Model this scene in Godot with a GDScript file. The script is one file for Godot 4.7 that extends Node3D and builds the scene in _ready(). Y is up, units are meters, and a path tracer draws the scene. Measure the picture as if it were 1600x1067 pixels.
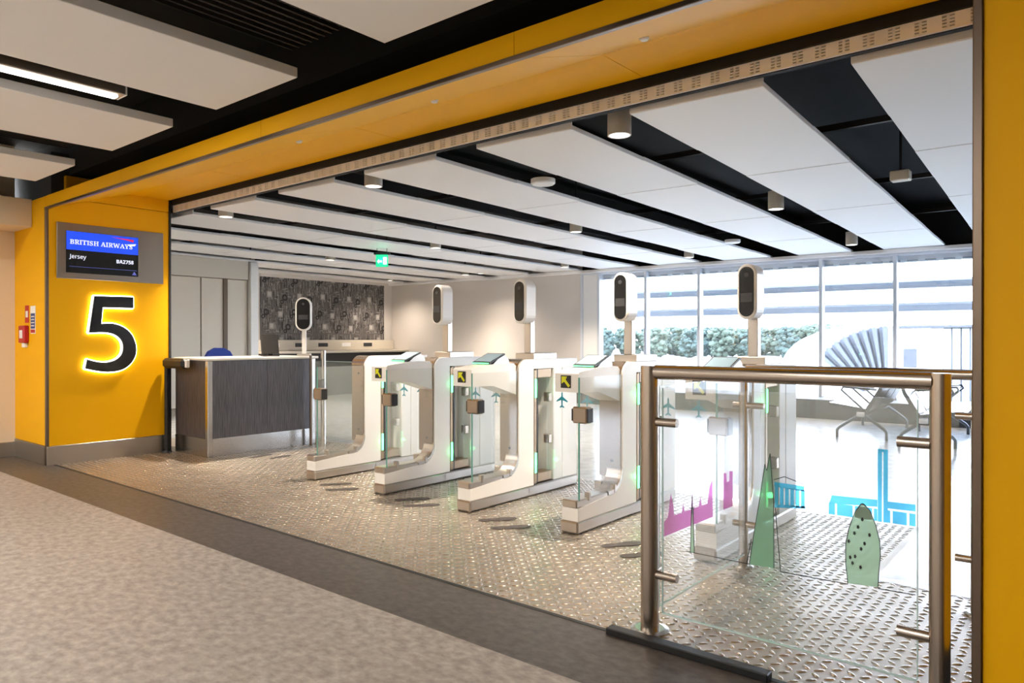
extends Node3D

var M := {}
var names := {}
var rng := RandomNumberGenerator.new()

# ------------------------------------------------------------------ helpers
func numbered(n: String) -> String:
	var k: int = names.get(n, 0)
	names[n] = k + 1
	return n if k == 0 else "%s_%03d" % [n, k]

func mb() -> SurfaceTool:
	var st := SurfaceTool.new()
	st.begin(Mesh.PRIMITIVE_TRIANGLES)
	return st

func inst(called: String, mesh: Mesh, m: Material, parent: Node = null) -> MeshInstance3D:
	var o := MeshInstance3D.new()
	o.mesh = mesh
	o.material_override = m
	if parent == null:
		o.name = numbered(called)
		add_child(o)
	else:
		o.name = called
		parent.add_child(o, true)
	return o

func obj(called: String, st: SurfaceTool, m: Material, parent: Node = null) -> MeshInstance3D:
	return inst(called, st.commit(), m, parent)

func thing(called: String, label: String, category: String, at := Vector3.ZERO, turn := 0.0, group := "") -> Node3D:
	var o := Node3D.new()
	o.name = numbered(called)
	add_child(o)
	o.position = at
	o.rotation.y = turn
	tag(o, label, category, group)
	return o

func tag(o: Node, label: String, category: String, group := "") -> void:
	o.set_meta("label", label)
	o.set_meta("category", category)
	if group:
		o.set_meta("group", group)

func structure(called: String, label := "") -> Node3D:
	var o := Node3D.new()
	o.name = called
	names[called] = 1
	add_child(o)
	o.set_meta("kind", "structure")
	if label:
		o.set_meta("label", label)
	return o

func pivot(called: String, parent: Node, at := Vector3.ZERO, turn := 0.0) -> Node3D:
	var o := Node3D.new()
	o.name = called
	parent.add_child(o, true)
	o.position = at
	o.rotation.y = turn
	return o

# triangle whose normal faces `out`
func tri(st: SurfaceTool, a: Vector3, b: Vector3, c: Vector3, out: Vector3) -> void:
	var n := (b - a).cross(c - a)
	if n.length_squared() < 1e-16:
		return
	n = n.normalized()
	if n.dot(out) < 0.0:
		n = -n
		var t := b
		b = c
		c = t
	st.set_normal(n); st.add_vertex(a)
	st.set_normal(n); st.add_vertex(c)
	st.set_normal(n); st.add_vertex(b)

func quad(st: SurfaceTool, a: Vector3, b: Vector3, c: Vector3, d: Vector3, out: Vector3) -> void:
	tri(st, a, b, c, out)
	tri(st, a, c, d, out)

# smooth quad with its own normals
func squad(st: SurfaceTool, p: Array, n: Array) -> void:
	var f: Vector3 = (p[1] - p[0]).cross(p[2] - p[0])
	if f.length_squared() < 1e-18:
		f = (p[2] - p[0]).cross(p[3] - p[0])
	var order := [0, 2, 1, 0, 3, 2] if f.dot(n[0] + n[2]) >= 0.0 else [0, 1, 2, 0, 2, 3]
	for i in order:
		st.set_normal(n[i])
		st.add_vertex(p[i])

# chamfered box between two corners
func bx(st: SurfaceTool, lo: Vector3, hi: Vector3, b := 0.0) -> void:
	var c := (lo + hi) * 0.5
	var h := (hi - lo).abs() * 0.5
	b = minf(b, minf(h.x, minf(h.y, h.z)) * 0.9)
	var f := func(s: Vector3, ax: int) -> Vector3:
		var v := Vector3(s.x * (h.x - b), s.y * (h.y - b), s.z * (h.z - b))
		v[ax] = s[ax] * h[ax]
		return c + v
	for ax in 3:
		var u := (ax + 1) % 3
		var w := (ax + 2) % 3
		for s in [-1.0, 1.0]:
			var q := []
			for k in [[-1.0, -1.0], [1.0, -1.0], [1.0, 1.0], [-1.0, 1.0]]:
				var sg := Vector3.ZERO
				sg[ax] = s; sg[u] = k[0]; sg[w] = k[1]
				q.append(f.call(sg, ax))
			var o := Vector3.ZERO
			o[ax] = s
			quad(st, q[0], q[1], q[2], q[3], o)
		if b > 0.0:
			for su in [-1.0, 1.0]:
				for sw in [-1.0, 1.0]:
					var s0 := Vector3.ZERO
					s0[ax] = -1.0; s0[u] = su; s0[w] = sw
					var s1 := s0
					s1[ax] = 1.0
					var o2 := Vector3.ZERO
					o2[u] = su; o2[w] = sw
					quad(st, f.call(s0, u), f.call(s1, u), f.call(s1, w), f.call(s0, w), o2)
	if b > 0.0:
		for sx in [-1.0, 1.0]:
			for sy in [-1.0, 1.0]:
				for sz in [-1.0, 1.0]:
					var s := Vector3(sx, sy, sz)
					tri(st, f.call(s, 0), f.call(s, 1), f.call(s, 2), s)

func box(called: String, lo: Vector3, hi: Vector3, m: Material, parent: Node = null, b := 0.003) -> MeshInstance3D:
	var st := mb()
	bx(st, lo, hi, b)
	return obj(called, st, m, parent)

# extrude a 2D outline: p(u,v) -> o + u*U + v*V, thickness along W from w0 to w1
func prism(st: SurfaceTool, pts: PackedVector2Array, o: Vector3, U: Vector3, V: Vector3, W: Vector3, w0: float, w1: float) -> void:
	var idx := Geometry2D.triangulate_polygon(pts)
	for k in range(0, idx.size(), 3):
		var a := pts[idx[k]]; var b := pts[idx[k + 1]]; var c := pts[idx[k + 2]]
		var A := o + U * a.x + V * a.y; var B := o + U * b.x + V * b.y; var C := o + U * c.x + V * c.y
		tri(st, A + W * w1, B + W * w1, C + W * w1, W)
		tri(st, A + W * w0, B + W * w0, C + W * w0, -W)
	var n := pts.size()
	var area := 0.0
	for i in n:
		area += pts[i].cross(pts[(i + 1) % n])
	for i in n:
		var a := pts[i]; var b := pts[(i + 1) % n]
		var e := (b - a)
		var nn := Vector2(e.y, -e.x) * signf(area)
		var A := o + U * a.x + V * a.y; var B := o + U * b.x + V * b.y
		quad(st, A + W * w0, B + W * w0, B + W * w1, A + W * w1, U * nn.x + V * nn.y)

func tube(st: SurfaceTool, path: Array, r: float, sides := 16, caps := true) -> void:
	var n := path.size()
	var rings := []
	var norms := []
	var ref := Vector3.UP
	for i in n:
		var d: Vector3
		if i == 0: d = path[1] - path[0]
		elif i == n - 1: d = path[n - 1] - path[n - 2]
		else: d = (path[i + 1] - path[i]).normalized() + (path[i] - path[i - 1]).normalized()
		d = d.normalized()
		if i == 0 and absf(d.dot(ref)) > 0.95:
			ref = Vector3.RIGHT
		var x := ref.cross(d).normalized()
		ref = d.cross(x).normalized()
		var ring := []
		var nr := []
		for k in sides:
			var a := TAU * k / sides
			var v := x * cos(a) + ref * sin(a)
			nr.append(v)
			ring.append(path[i] + v * r)
		rings.append(ring)
		norms.append(nr)
	for i in n - 1:
		for k in sides:
			var j := (k + 1) % sides
			squad(st, [rings[i][k], rings[i][j], rings[i + 1][j], rings[i + 1][k]], [norms[i][k], norms[i][j], norms[i + 1][j], norms[i + 1][k]])
	if caps:
		for e in [0, n - 1]:
			var d2: Vector3 = (path[0] - path[1]) if e == 0 else (path[n - 1] - path[n - 2])
			for k in range(1, sides - 1):
				tri(st, rings[e][0], rings[e][k], rings[e][k + 1], d2)

func cyl(called: String, a: Vector3, b: Vector3, r: float, m: Material, parent: Node = null, sides := 20) -> MeshInstance3D:
	var st := mb()
	tube(st, [a, b], r, sides)
	return obj(called, st, m, parent)

# lathe around Y, profile of (radius, height)
func lathe(st: SurfaceTool, prof: Array, at: Vector3, sides := 24) -> void:
	for i in prof.size() - 1:
		var p: Vector2 = prof[i]
		var q: Vector2 = prof[i + 1]
		var e := q - p
		var nn := Vector2(e.y, -e.x).normalized()
		for k in sides:
			var a0 := TAU * k / sides
			var a1 := TAU * (k + 1) / sides
			var d0 := Vector3(cos(a0), 0, sin(a0))
			var d1 := Vector3(cos(a1), 0, sin(a1))
			var n0 := d0 * nn.x + Vector3.UP * nn.y
			var n1 := d1 * nn.x + Vector3.UP * nn.y
			squad(st, [at + d0 * p.x + Vector3.UP * p.y, at + d1 * p.x + Vector3.UP * p.y, at + d1 * q.x + Vector3.UP * q.y, at + d0 * q.x + Vector3.UP * q.y], [n0, n1, n1, n0])

func stadium(w: float, h: float, seg := 10) -> PackedVector2Array:
	var r := w * 0.5
	var p := PackedVector2Array()
	for k in seg + 1:
		var a := PI * k / seg
		p.append(Vector2(r * cos(a), h * 0.5 - r + r * sin(a)))
	for k in seg + 1:
		var a := PI + PI * k / seg
		p.append(Vector2(r * cos(a), -h * 0.5 + r + r * sin(a)))
	return p

func disc(r: float, seg := 12) -> PackedVector2Array:
	var p := PackedVector2Array()
	for k in seg:
		p.append(Vector2(r, 0).rotated(TAU * k / seg))
	return p

func poly(a: Array) -> PackedVector2Array:
	var p := PackedVector2Array()
	for i in range(0, a.size(), 2):
		p.append(Vector2(a[i], a[i + 1]))
	return p

func lettering(called: String, txt: String, size: float, m: Material, parent: Node, at: Vector3, basis_: Basis, serif := false, weight := 400) -> MeshInstance3D:
	var f := SystemFont.new()
	f.font_names = PackedStringArray(["Droid Serif" if serif else "Droid Sans"])
	f.font_weight = weight
	var t := TextMesh.new()
	t.text = txt
	t.font = f
	t.font_size = 64
	t.pixel_size = size / 64.0
	t.depth = 0.002
	t.horizontal_alignment = HORIZONTAL_ALIGNMENT_LEFT
	var o := inst(called, t, m, parent)
	o.transform = Transform3D(basis_, at)
	return o

# ------------------------------------------------------------------ materials
func mat(c: Color, rough := 0.6, metal := 0.0) -> StandardMaterial3D:
	var m := StandardMaterial3D.new()
	m.albedo_color = c
	m.roughness = rough
	m.metallic = metal
	return m

func glow(c: Color, e: float) -> StandardMaterial3D:
	var m := mat(c, 0.5)
	m.emission_enabled = true
	m.emission = c
	m.emission_energy_multiplier = e
	return m

func pane(c: Color, a: float) -> StandardMaterial3D:
	var m := mat(Color(c, a), 0.02)
	m.transparency = BaseMaterial3D.TRANSPARENCY_ALPHA
	return m

func film(c: Color, a: float) -> StandardMaterial3D:
	var m := mat(Color(c, a), 0.5)
	m.transparency = BaseMaterial3D.TRANSPARENCY_ALPHA
	return m

func tint(c: Color, a: float) -> StandardMaterial3D:
	var m := mat(Color(c, a), 0.05)
	m.refraction_enabled = true
	m.refraction_scale = 0.002
	return m

func noise_tex(seed_: int, freq: float, oct: int, colors: Array, offs: Array, size := 512) -> NoiseTexture2D:
	var n := FastNoiseLite.new()
	n.seed = seed_
	n.frequency = freq
	n.noise_type = FastNoiseLite.TYPE_SIMPLEX_SMOOTH
	n.fractal_octaves = oct
	n.fractal_gain = 0.6
	var g := Gradient.new()
	g.offsets = PackedFloat32Array(offs)
	g.colors = PackedColorArray(colors)
	var t := NoiseTexture2D.new()
	t.width = size
	t.height = size
	t.seamless = true
	t.noise = n
	t.color_ramp = g
	return t

func triplanar(m: StandardMaterial3D, s: Vector3) -> StandardMaterial3D:
	m.uv1_triplanar = true
	m.uv1_world_triplanar = true
	m.uv1_scale = s
	return m

func rgb8(r: int, g: int, b: int) -> Color:
	return Color8(r, g, b)

func make_materials() -> void:
	# lino of the concourse: marbled grey beige
	var lino := mat(Color.WHITE, 0.45)
	lino.albedo_texture = noise_tex(3, 0.022, 6, [rgb8(128, 119, 112), rgb8(148, 139, 131), rgb8(157, 148, 140), rgb8(176, 167, 159)], [0.12, 0.42, 0.6, 0.92], 1024)
	M.lino = triplanar(lino, Vector3(0.5, 0.5, 0.75))
	var band := mat(Color.WHITE, 0.42)
	band.albedo_texture = noise_tex(8, 0.022, 6, [rgb8(64, 57, 53), rgb8(78, 71, 66), rgb8(84, 77, 72), rgb8(100, 92, 86)], [0.12, 0.42, 0.6, 0.92], 1024)
	M.band = triplanar(band, Vector3(0.5, 0.5, 0.75))
	M.rubber = mat(rgb8(22, 21, 21), 0.55)
	var plate := mat(rgb8(168, 158, 146), 0.46, 0.82)
	plate.roughness_texture = noise_tex(5, 0.01, 4, [Color(0.75, 0.75, 0.75), Color(1, 1, 1)], [0.2, 0.8])
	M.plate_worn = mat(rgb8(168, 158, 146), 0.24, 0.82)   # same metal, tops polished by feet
	M.plate = triplanar(plate, Vector3(0.6, 0.6, 0.6))
	var hallf := mat(Color.WHITE, 0.2)
	hallf.albedo_texture = noise_tex(11, 0.02, 5, [rgb8(168, 171, 174), rgb8(194, 197, 200)], [0.25, 0.75])
	M.hall_floor = triplanar(hallf, Vector3(0.5, 0.5, 0.5))
	M.yellow = mat(rgb8(238, 176, 0), 0.5)
	M.yellow.metallic_specular = 0.3
	M.beige = mat(rgb8(232, 214, 188), 0.6)
	M.cream = mat(rgb8(238, 234, 226), 0.6)
	M.beige_wall = mat(rgb8(208, 202, 197), 0.7)
	M.panel_wall = mat(rgb8(206, 198, 184), 0.5)
	M.raft = mat(rgb8(238, 237, 236), 0.55)
	M.void_black = mat(rgb8(9, 9, 10), 0.8)
	M.mesh_black = mat(rgb8(24, 21, 19), 0.6)
	M.steel = mat(rgb8(190, 183, 175), 0.34, 1.0)
	M.steel_dark = mat(rgb8(122, 108, 96), 0.3, 1.0)
	M.steel_panel = mat(rgb8(150, 138, 126), 0.3, 1.0)
	M.steel_bright = mat(rgb8(196, 194, 190), 0.22, 1.0)
	M.taupe = mat(rgb8(164, 150, 136), 0.25, 0.85)
	M.copper = mat(rgb8(150, 128, 104), 0.35, 0.7)
	M.gate_white = mat(rgb8(240, 238, 234), 0.3)
	M.black_gloss = mat(rgb8(14, 14, 16), 0.12)
	M.black = mat(rgb8(18, 18, 20), 0.5)
	M.dark_grey = mat(rgb8(52, 54, 58), 0.5)
	M.glass = pane(rgb8(225, 245, 240), 0.06)
	M.window_glass = pane(rgb8(240, 250, 250), 0.03)
	M.glass_edge = mat(rgb8(96, 158, 146), 0.15)
	M.rail_edge = mat(rgb8(186, 212, 206), 0.15)
	M.led = glow(rgb8(120, 255, 170), 2.2)
	M.sign_yellow = mat(rgb8(222, 224, 0), 0.4)
	M.plane_blue = film(rgb8(0, 128, 150), 0.85)
	M.pink = tint(rgb8(236, 140, 222), 0.3)
	M.bridge_blue = tint(rgb8(110, 214, 248), 0.3)
	M.shard_green = tint(rgb8(172, 214, 188), 0.4)
	M.gherkin_green = tint(rgb8(206, 238, 214), 0.4)
	M.print_dark = film(rgb8(30, 34, 36), 0.8)
	var wood := mat(Color.WHITE, 0.45)
	wood.albedo_texture = noise_tex(31, 0.03, 4, [rgb8(50, 46, 47), rgb8(76, 71, 73), rgb8(94, 88, 90)], [0.2, 0.5, 0.85])
	M.wood = triplanar(wood, Vector3(5.0, 0.16, 5.0))
	M.desk_top = mat(rgb8(226, 220, 208), 0.35)
	M.blue_fabric = mat(rgb8(16, 46, 128), 0.8)
	M.footprint = mat(rgb8(66, 58, 54), 0.55)
	M.white = mat(rgb8(236, 236, 234), 0.45)
	M.mullion = mat(rgb8(206, 212, 220), 0.4)
	M.louvre = mat(rgb8(132, 140, 150), 0.45)
	M.sill = mat(rgb8(46, 52, 60), 0.5)
	M.seat_shell = mat(rgb8(64, 70, 80), 0.22, 0.3)
	M.leg_metal = mat(rgb8(92, 98, 106), 0.3, 0.9)
	M.chrome = mat(rgb8(206, 208, 212), 0.12, 1.0)
	M.red = mat(rgb8(184, 24, 24), 0.45)
	M.sign_blue = mat(rgb8(30, 60, 130), 0.5)
	M.brown = mat(rgb8(96, 80, 62), 0.5)
	M.leaf_a = mat(rgb8(58, 72, 60), 0.9)
	M.leaf_b = mat(rgb8(68, 80, 68), 0.9)
	M.leaf_c = mat(rgb8(52, 68, 63), 0.9)
	M.bark = mat(rgb8(96, 84, 72), 0.9)
	M.apron = mat(rgb8(120, 122, 116), 0.85)
	M.bellows = mat(rgb8(68, 74, 84), 0.7)
	M.cab_trim = mat(rgb8(54, 60, 70), 0.4)
	M.wall_paper = make_wallpaper()

# printed wall covering: black and white collage of rings, bars and blots
func make_wallpaper() -> StandardMaterial3D:
	var r := RandomNumberGenerator.new()
	r.seed = 77
	var n := 512
	var im := Image.create(n, n, false, Image.FORMAT_RGB8)
	im.fill(Color8(92, 88, 87))
	for i in 900:
		var g := r.randi_range(22, 165)
		var w := r.randi_range(2, 7)
		var h := r.randi_range(10, 70)
		im.fill_rect(Rect2i(r.randi_range(0, n), r.randi_range(0, n), w, h), Color8(g, g - 3, g - 5))
	for i in 120:
		var g := r.randi_range(60, 150)
		im.fill_rect(Rect2i(r.randi_range(0, n), r.randi_range(0, n), r.randi_range(12, 40), r.randi_range(4, 9)), Color8(g, g - 2, g - 4))
	for cell in [[70, 70, 0], [200, 60, 1], [330, 90, 0], [450, 60, 1], [90, 210, 1], [230, 230, 0], [370, 215, 1], [470, 235, 0], [60, 350, 0], [190, 365, 1], [320, 345, 0], [440, 375, 1], [110, 460, 1], [260, 465, 0], [390, 470, 1]]:
		var c := Vector2(cell[0], cell[1])
		if cell[2]:
			im.fill_rect(Rect2i(int(c.x) - 22, int(c.y) - 24, 44, 48), Color8(150, 146, 144))
			im.fill_rect(Rect2i(int(c.x) - 14, int(c.y) - 18, 28, 30), Color8(178, 174, 172))
		else:
			for q in [[0, 0, 26, 13], [-26, 34, 17, 8]]:
				for y in range(-30, 31):
					for x in range(-30, 31):
						var d := Vector2(x, y).length()
						if d < q[2] and d > q[3]:
							var px := int(c.x) + int(q[0]) + x
							var py := int(c.y) + int(q[1]) + y
							im.set_pixel(posmod(px, n), posmod(py, n), Color8(22, 21, 22))
	var m := mat(Color.WHITE, 0.6)
	m.albedo_texture = ImageTexture.create_from_image(im)
	return triplanar(m, Vector3(0.68, 0.68, 0.68))

# ------------------------------------------------------------------ the scene
func _ready() -> void:
	rng.seed = 5
	# camera
	var cam := Camera3D.new()
	cam.name = "camera"
	cam.position = Vector3(0, 1.32, 0)
	cam.rotation = Vector3(-0.00312, deg_to_rad(39.337), 0)
	cam.fov = 50.86
	cam.near = 0.05
	cam.far = 600.0
	add_child(cam)
	cam.current = true
	# sky: bright overcast
	var sm := ProceduralSkyMaterial.new()
	sm.sky_top_color = rgb8(206, 224, 252)
	sm.sky_horizon_color = rgb8(236, 244, 255)
	sm.ground_bottom_color = rgb8(150, 150, 148)
	sm.ground_horizon_color = rgb8(220, 224, 226)
	sm.sun_angle_max = 1.0
	sm.energy_multiplier = 21.0
	var sky := Sky.new()
	sky.sky_material = sm
	var env := Environment.new()
	env.background_mode = Environment.BG_SKY
	env.sky = sky
	env.tonemap_mode = Environment.TONE_MAPPER_LINEAR
	env.tonemap_exposure = 1.0
	env.sdfgi_enabled = true
	env.ssao_enabled = true
	env.ssil_enabled = true
	var we := WorldEnvironment.new()
	we.name = "environment"
	we.environment = env
	add_child(we)

	make_materials()
	build_floor()
	build_walls()
	build_portal()
	build_ceilings()
	build_windows()
	build_concourse_lamps()
	build_downlights()
	build_outside()
	build_gates()
	build_railing()
	build_desk_area()
	build_sign_wall()
	build_seats()
	build_footprints()
	build_small_things()

# ------------------------------------------------------------------ setting
const HALL_TURN := 0.0419          # the hall behind the portal is turned by 2.4 degrees
const SLAT_H := 2.80

func build_floor() -> void:
	var f := structure("floor", "beige marbled lino, dark border and silver tread plate floor")
	box("concourse_lino", Vector3(-9.6, -0.1, -2.30), Vector3(7, 0, 5), M.lino, f, 0.0)
	box("border_lino", Vector3(-9.6, -0.1, -2.775), Vector3(7, 0, -2.30), M.band, f, 0.0)
	box("edge_strip", Vector3(-8.5, -0.1, -2.80), Vector3(-0.295, 0.003, -2.775), M.rubber, f, 0.001)
	var tp := box("tread_plate", Vector3(-9.6, -0.1, -5.70), Vector3(0.7, 0, -2.80), M.plate, f, 0.0)
	# raised lozenges of the tread plate
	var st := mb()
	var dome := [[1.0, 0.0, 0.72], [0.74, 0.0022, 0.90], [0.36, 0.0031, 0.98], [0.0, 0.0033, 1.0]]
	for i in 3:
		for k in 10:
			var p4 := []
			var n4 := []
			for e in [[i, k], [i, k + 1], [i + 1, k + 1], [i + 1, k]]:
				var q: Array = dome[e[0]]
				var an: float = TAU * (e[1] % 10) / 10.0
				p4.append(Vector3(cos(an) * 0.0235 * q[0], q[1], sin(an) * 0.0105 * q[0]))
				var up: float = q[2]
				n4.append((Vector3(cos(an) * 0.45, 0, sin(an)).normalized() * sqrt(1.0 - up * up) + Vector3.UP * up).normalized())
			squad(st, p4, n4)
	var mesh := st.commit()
	var spots := []
	var p := 0.052
	for i in int(8.6 / p):
		for j in int(2.86 / p):
			var x := -8.82 + i * p
			var z := -2.83 - j * p
			if x > -0.97 and z < -4.30:
				continue
			var bs := Basis(Vector3.UP, PI * 0.25 if (i + j) % 2 == 0 else -PI * 0.25)
			spots.append(Transform3D(bs, Vector3(x, 0, z)))
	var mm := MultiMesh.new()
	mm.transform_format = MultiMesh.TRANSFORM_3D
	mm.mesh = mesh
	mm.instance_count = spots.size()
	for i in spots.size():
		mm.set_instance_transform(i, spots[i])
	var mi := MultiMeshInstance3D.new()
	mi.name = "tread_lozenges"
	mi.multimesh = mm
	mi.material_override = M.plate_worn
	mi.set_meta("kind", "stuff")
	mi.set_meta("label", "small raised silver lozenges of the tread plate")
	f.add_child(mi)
	box("smooth_mat", Vector3(-0.96, -0.05, -5.70), Vector3(0.3, 0.002, -4.30), M.hall_floor, f, 0.0)
	box("hall_floor", Vector3(-16.5, -0.1, -14.6), Vector3(5.5, 0, -5.70), M.hall_floor, f, 0.0)
	box("hall_floor", Vector3(-16.5, -0.1, -5.70), Vector3(-9.6, 0, -3.2), M.hall_floor, f, 0.0)
	box("hall_floor", Vector3(0.7, -0.1, -5.70), Vector3(5.5, 0, -2.80), M.hall_floor, f, 0.0)

func build_walls() -> void:
	# concourse left wall, facing +x, with its bulkhead and steel skirting
	var w := structure("wall_left", "beige concourse wall with a bulkhead above and steel skirting")
	box("plaster", Vector3(-9.7, 0, -2.72), Vector3(-9.5, 3.5, 5), M.beige, w, 0.0)
	box("bulkhead", Vector3(-9.5, 2.53, -2.715), Vector3(-8.93, 2.83, 5), M.beige, w, 0.004)
	box("skirting", Vector3(-9.5, 0, -2.715), Vector3(-9.485, 0.165, 5), M.steel, w, 0.002)
	var wb := structure("wall_back")
	box("plaster", Vector3(-9.7, 0, 5), Vector3(7.2, 3.5, 5.2), M.cream, wb, 0.0)
	var wr := structure("wall_right")
	box("plaster", Vector3(7, 0, -2.9), Vector3(7.2, 3.5, 5), M.cream, wr, 0.0)
	var wp := structure("wall_front")
	box("plaster", Vector3(0.7, 0, -2.95), Vector3(7.0, 3.5, -2.75), M.yellow, wp, 0.0)
	# hall: right wall, left wall
	var hr := structure("wall_hall_right")
	box("plaster", Vector3(5.3, 0, -14.6), Vector3(5.5, 3.5, -2.95), M.cream, hr, 0.0)  # unseen end wall, set further right and pale to bounce more daylight
	var hf := structure("wall_hall_front")
	box("plaster", Vector3(-16.5, 0, -3.99), Vector3(-9.47, 3.5, -3.79), M.panel_wall, hf, 0.0)
	# far back wall, beige part left of the windows
	var hb := structure("wall_hall_back", "beige wall lit by downlights beside the windows")
	hb.position = Vector3(-8.68, 0, -13.0)
	hb.rotation.y = 0.03
	box("plaster", Vector3(-7.6, 0, -0.2), Vector3(0, 3.5, 0), M.beige_wall, hb, 0.0)
	box("edge_trim", Vector3(-0.02, 0, -0.2), Vector3(0.02, 2.75, 0.03), M.dark_grey, hb, 0.003)
	# left end wall with the printed covering
	var hl := structure("wall_hall_left", "wall with black and white printed covering above a service counter")
	hl.position = Vector3(-14.6, 0, -10.6)
	hl.rotation.y = 0.03
	box("plaster", Vector3(-0.2, 0, -4.0), Vector3(0, 3.5, 7.0), M.beige_wall, hl, 0.0)
	box("printed_covering", Vector3(0, 1.31, -1.93), Vector3(0.02, 2.73, 1.75), M.wall_paper, hl, 0.0)
	box("upper_band", Vector3(0, 2.73, -1.93), Vector3(0.03, 2.80, 1.75), M.beige_wall, hl, 0.002)
	# nearer light panel wall left of it
	var pw := structure("wall_hall_panels", "pale panelled wall with a brown joint post")
	for k in 3:
		box("panel", Vector3(-12.75, 0.1, [-6.48, -6.92, -7.40][k]), Vector3(-12.6, 2.44, [-4.0, -6.50, -6.98][k]), M.panel_wall, pw, 0.006)
	box("joint_post", Vector3(-12.70, 0.1, -6.99), Vector3(-12.57, 2.44, -6.91), M.brown, pw, 0.004)
	box("head_band", Vector3(-12.8, 2.45, -7.40), Vector3(-12.55, 2.80, -4.0), M.panel_wall, pw, 0.006)
	box("end_column", Vector3(-12.9, 0, -7.58), Vector3(-12.5, 2.79, -7.42), M.white, pw, 0.006)
	box("back_panel", Vector3(-14.4, 0, -7.56), Vector3(-12.9, 2.79, -7.46), M.panel_wall, pw, 0.0)

func portal_profile() -> PackedVector2Array:
	# cross-section of the yellow beam in (z, y)
	return poly([-2.72, 2.69, -2.72, 2.82, -4.0, 3.1, -4.0, 2.96, -3.53, 2.955])

func build_portal() -> void:
	var p := structure("wall_portal", "yellow portal of pillars and beam with steel edge trim")
	# left pillar: front panel, reveal panel and joints
	box("pillar_core", Vector3(-9.7, 0, -3.99), Vector3(-8.56, 3.3, -2.78), M.dark_grey, p, 0.0)
	box("pillar_panel", Vector3(-9.52, 0.2, -2.78), Vector3(-8.535, 2.82, -2.72), M.yellow, p, 0.003)
	box("reveal_panel", Vector3(-8.56, 0.2, -3.985), Vector3(-8.5, 2.812, -2.735), M.yellow, p, 0.002)
	box("reveal_panel", Vector3(-8.56, 2.818, -3.985), Vector3(-8.5, 3.06, -2.9), M.yellow, p, 0.002)
	box("skirting", Vector3(-9.52, 0, -2.785), Vector3(-8.53, 0.197, -2.712), M.steel, p, 0.002)
	box("skirting", Vector3(-8.56, 0, -3.99), Vector3(-8.488, 0.197, -2.712), M.steel, p, 0.002)
	box("corner_trim", Vector3(-8.535, 0.0, -2.735), Vector3(-8.493, 2.69, -2.708), M.steel_dark, p, 0.003)
	box("far_edge_trim", Vector3(-8.56, 0, -4.01), Vector3(-8.49, 2.96, -3.985), M.black, p, 0.002)
	# right pillar
	box("pillar_core", Vector3(-0.26, 0, -3.99), Vector3(0.7, 3.3, -2.78), M.dark_grey, p, 0.0)
	box("pillar_panel", Vector3(-0.29, 0.2, -2.78), Vector3(0.7, 2.82, -2.72), M.yellow, p, 0.003)
	box("reveal_panel", Vector3(-0.30, 0.2, -3.985), Vector3(-0.26, 2.95, -2.79), M.yellow, p, 0.002)
	box("skirting", Vector3(-0.29, 0, -2.785), Vector3(0.7, 0.197, -2.712), M.steel, p, 0.002)
	box("corner_trim", Vector3(-0.318, 0.0, -2.79), Vector3(-0.29, 2.69, -2.708), M.steel_dark, p, 0.003)
	# beam in panels with narrow joints
	var cuts := [-8.5, -6.70, -4.455, -2.217, -0.30]
	for k in 4:
		var st := mb()
		prism(st, portal_profile(), Vector3.ZERO, Vector3(0, 0, 1), Vector3.UP, Vector3.RIGHT, cuts[k] + 0.002, cuts[k + 1] - 0.002)
		obj("beam_panel", st, M.yellow, p)
	box("beam_panel", Vector3(-9.7, 2.69, -2.9), Vector3(-8.502, 2.82, -2.722), M.yellow, p, 0.002)
	box("edge_trim", Vector3(-8.535, 2.675, -2.735), Vector3(-0.29, 2.70, -2.706), M.steel_dark, p, 0.003)
	box("beam_core", Vector3(-9.7, 3.08, -3.98), Vector3(0.7, 3.5, -2.95), M.void_black, p, 0.0)
	# small domed fittings on the soffit
	for x in [-4.91, -3.39, -1.84]:
		var st := mb()
		lathe(st, [Vector2(0.0, -0.012), Vector2(0.02, -0.009), Vector2(0.026, 0.0), Vector2(0.026, 0.01)], Vector3(x, 2.885, -3.33), 16)
		obj("soffit_fitting", st, M.white, p)
	# perforated grille strip under the beam edge
	var g := structure("trim_1", "long cream perforated grille strip under the yellow beam")
	box("grille_backing", Vector3(-8.49, 2.82, -4.10), Vector3(-0.30, 2.92, -4.06), M.void_black, g, 0.0)
	var gs := mb()
	bx(gs, Vector3(0, 2.825, -4.06), Vector3(0.066, 2.905, -4.045), 0.001)
	for y in [[2.825, 2.839], [2.8455, 2.8555], [2.862, 2.872], [2.8785, 2.8885], [2.895, 2.905]]:
		bx(gs, Vector3(0.066, y[0], -4.06), Vector3(0.119, y[1], -4.045), 0.001)
	bx(gs, Vector3(0.085, 2.825, -4.06), Vector3(0.098, 2.905, -4.045), 0.001)
	var gm := gs.commit()
	for k in 69:
		var o := inst("grille_section", gm, M.raft, g)
		o.position.x = -0.31 - 0.119 * (k + 1)
	box("shadow_gap", Vector3(-8.49, 2.905, -4.10), Vector3(-0.30, 3.1, -4.02), M.void_black, g, 0.0)

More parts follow.
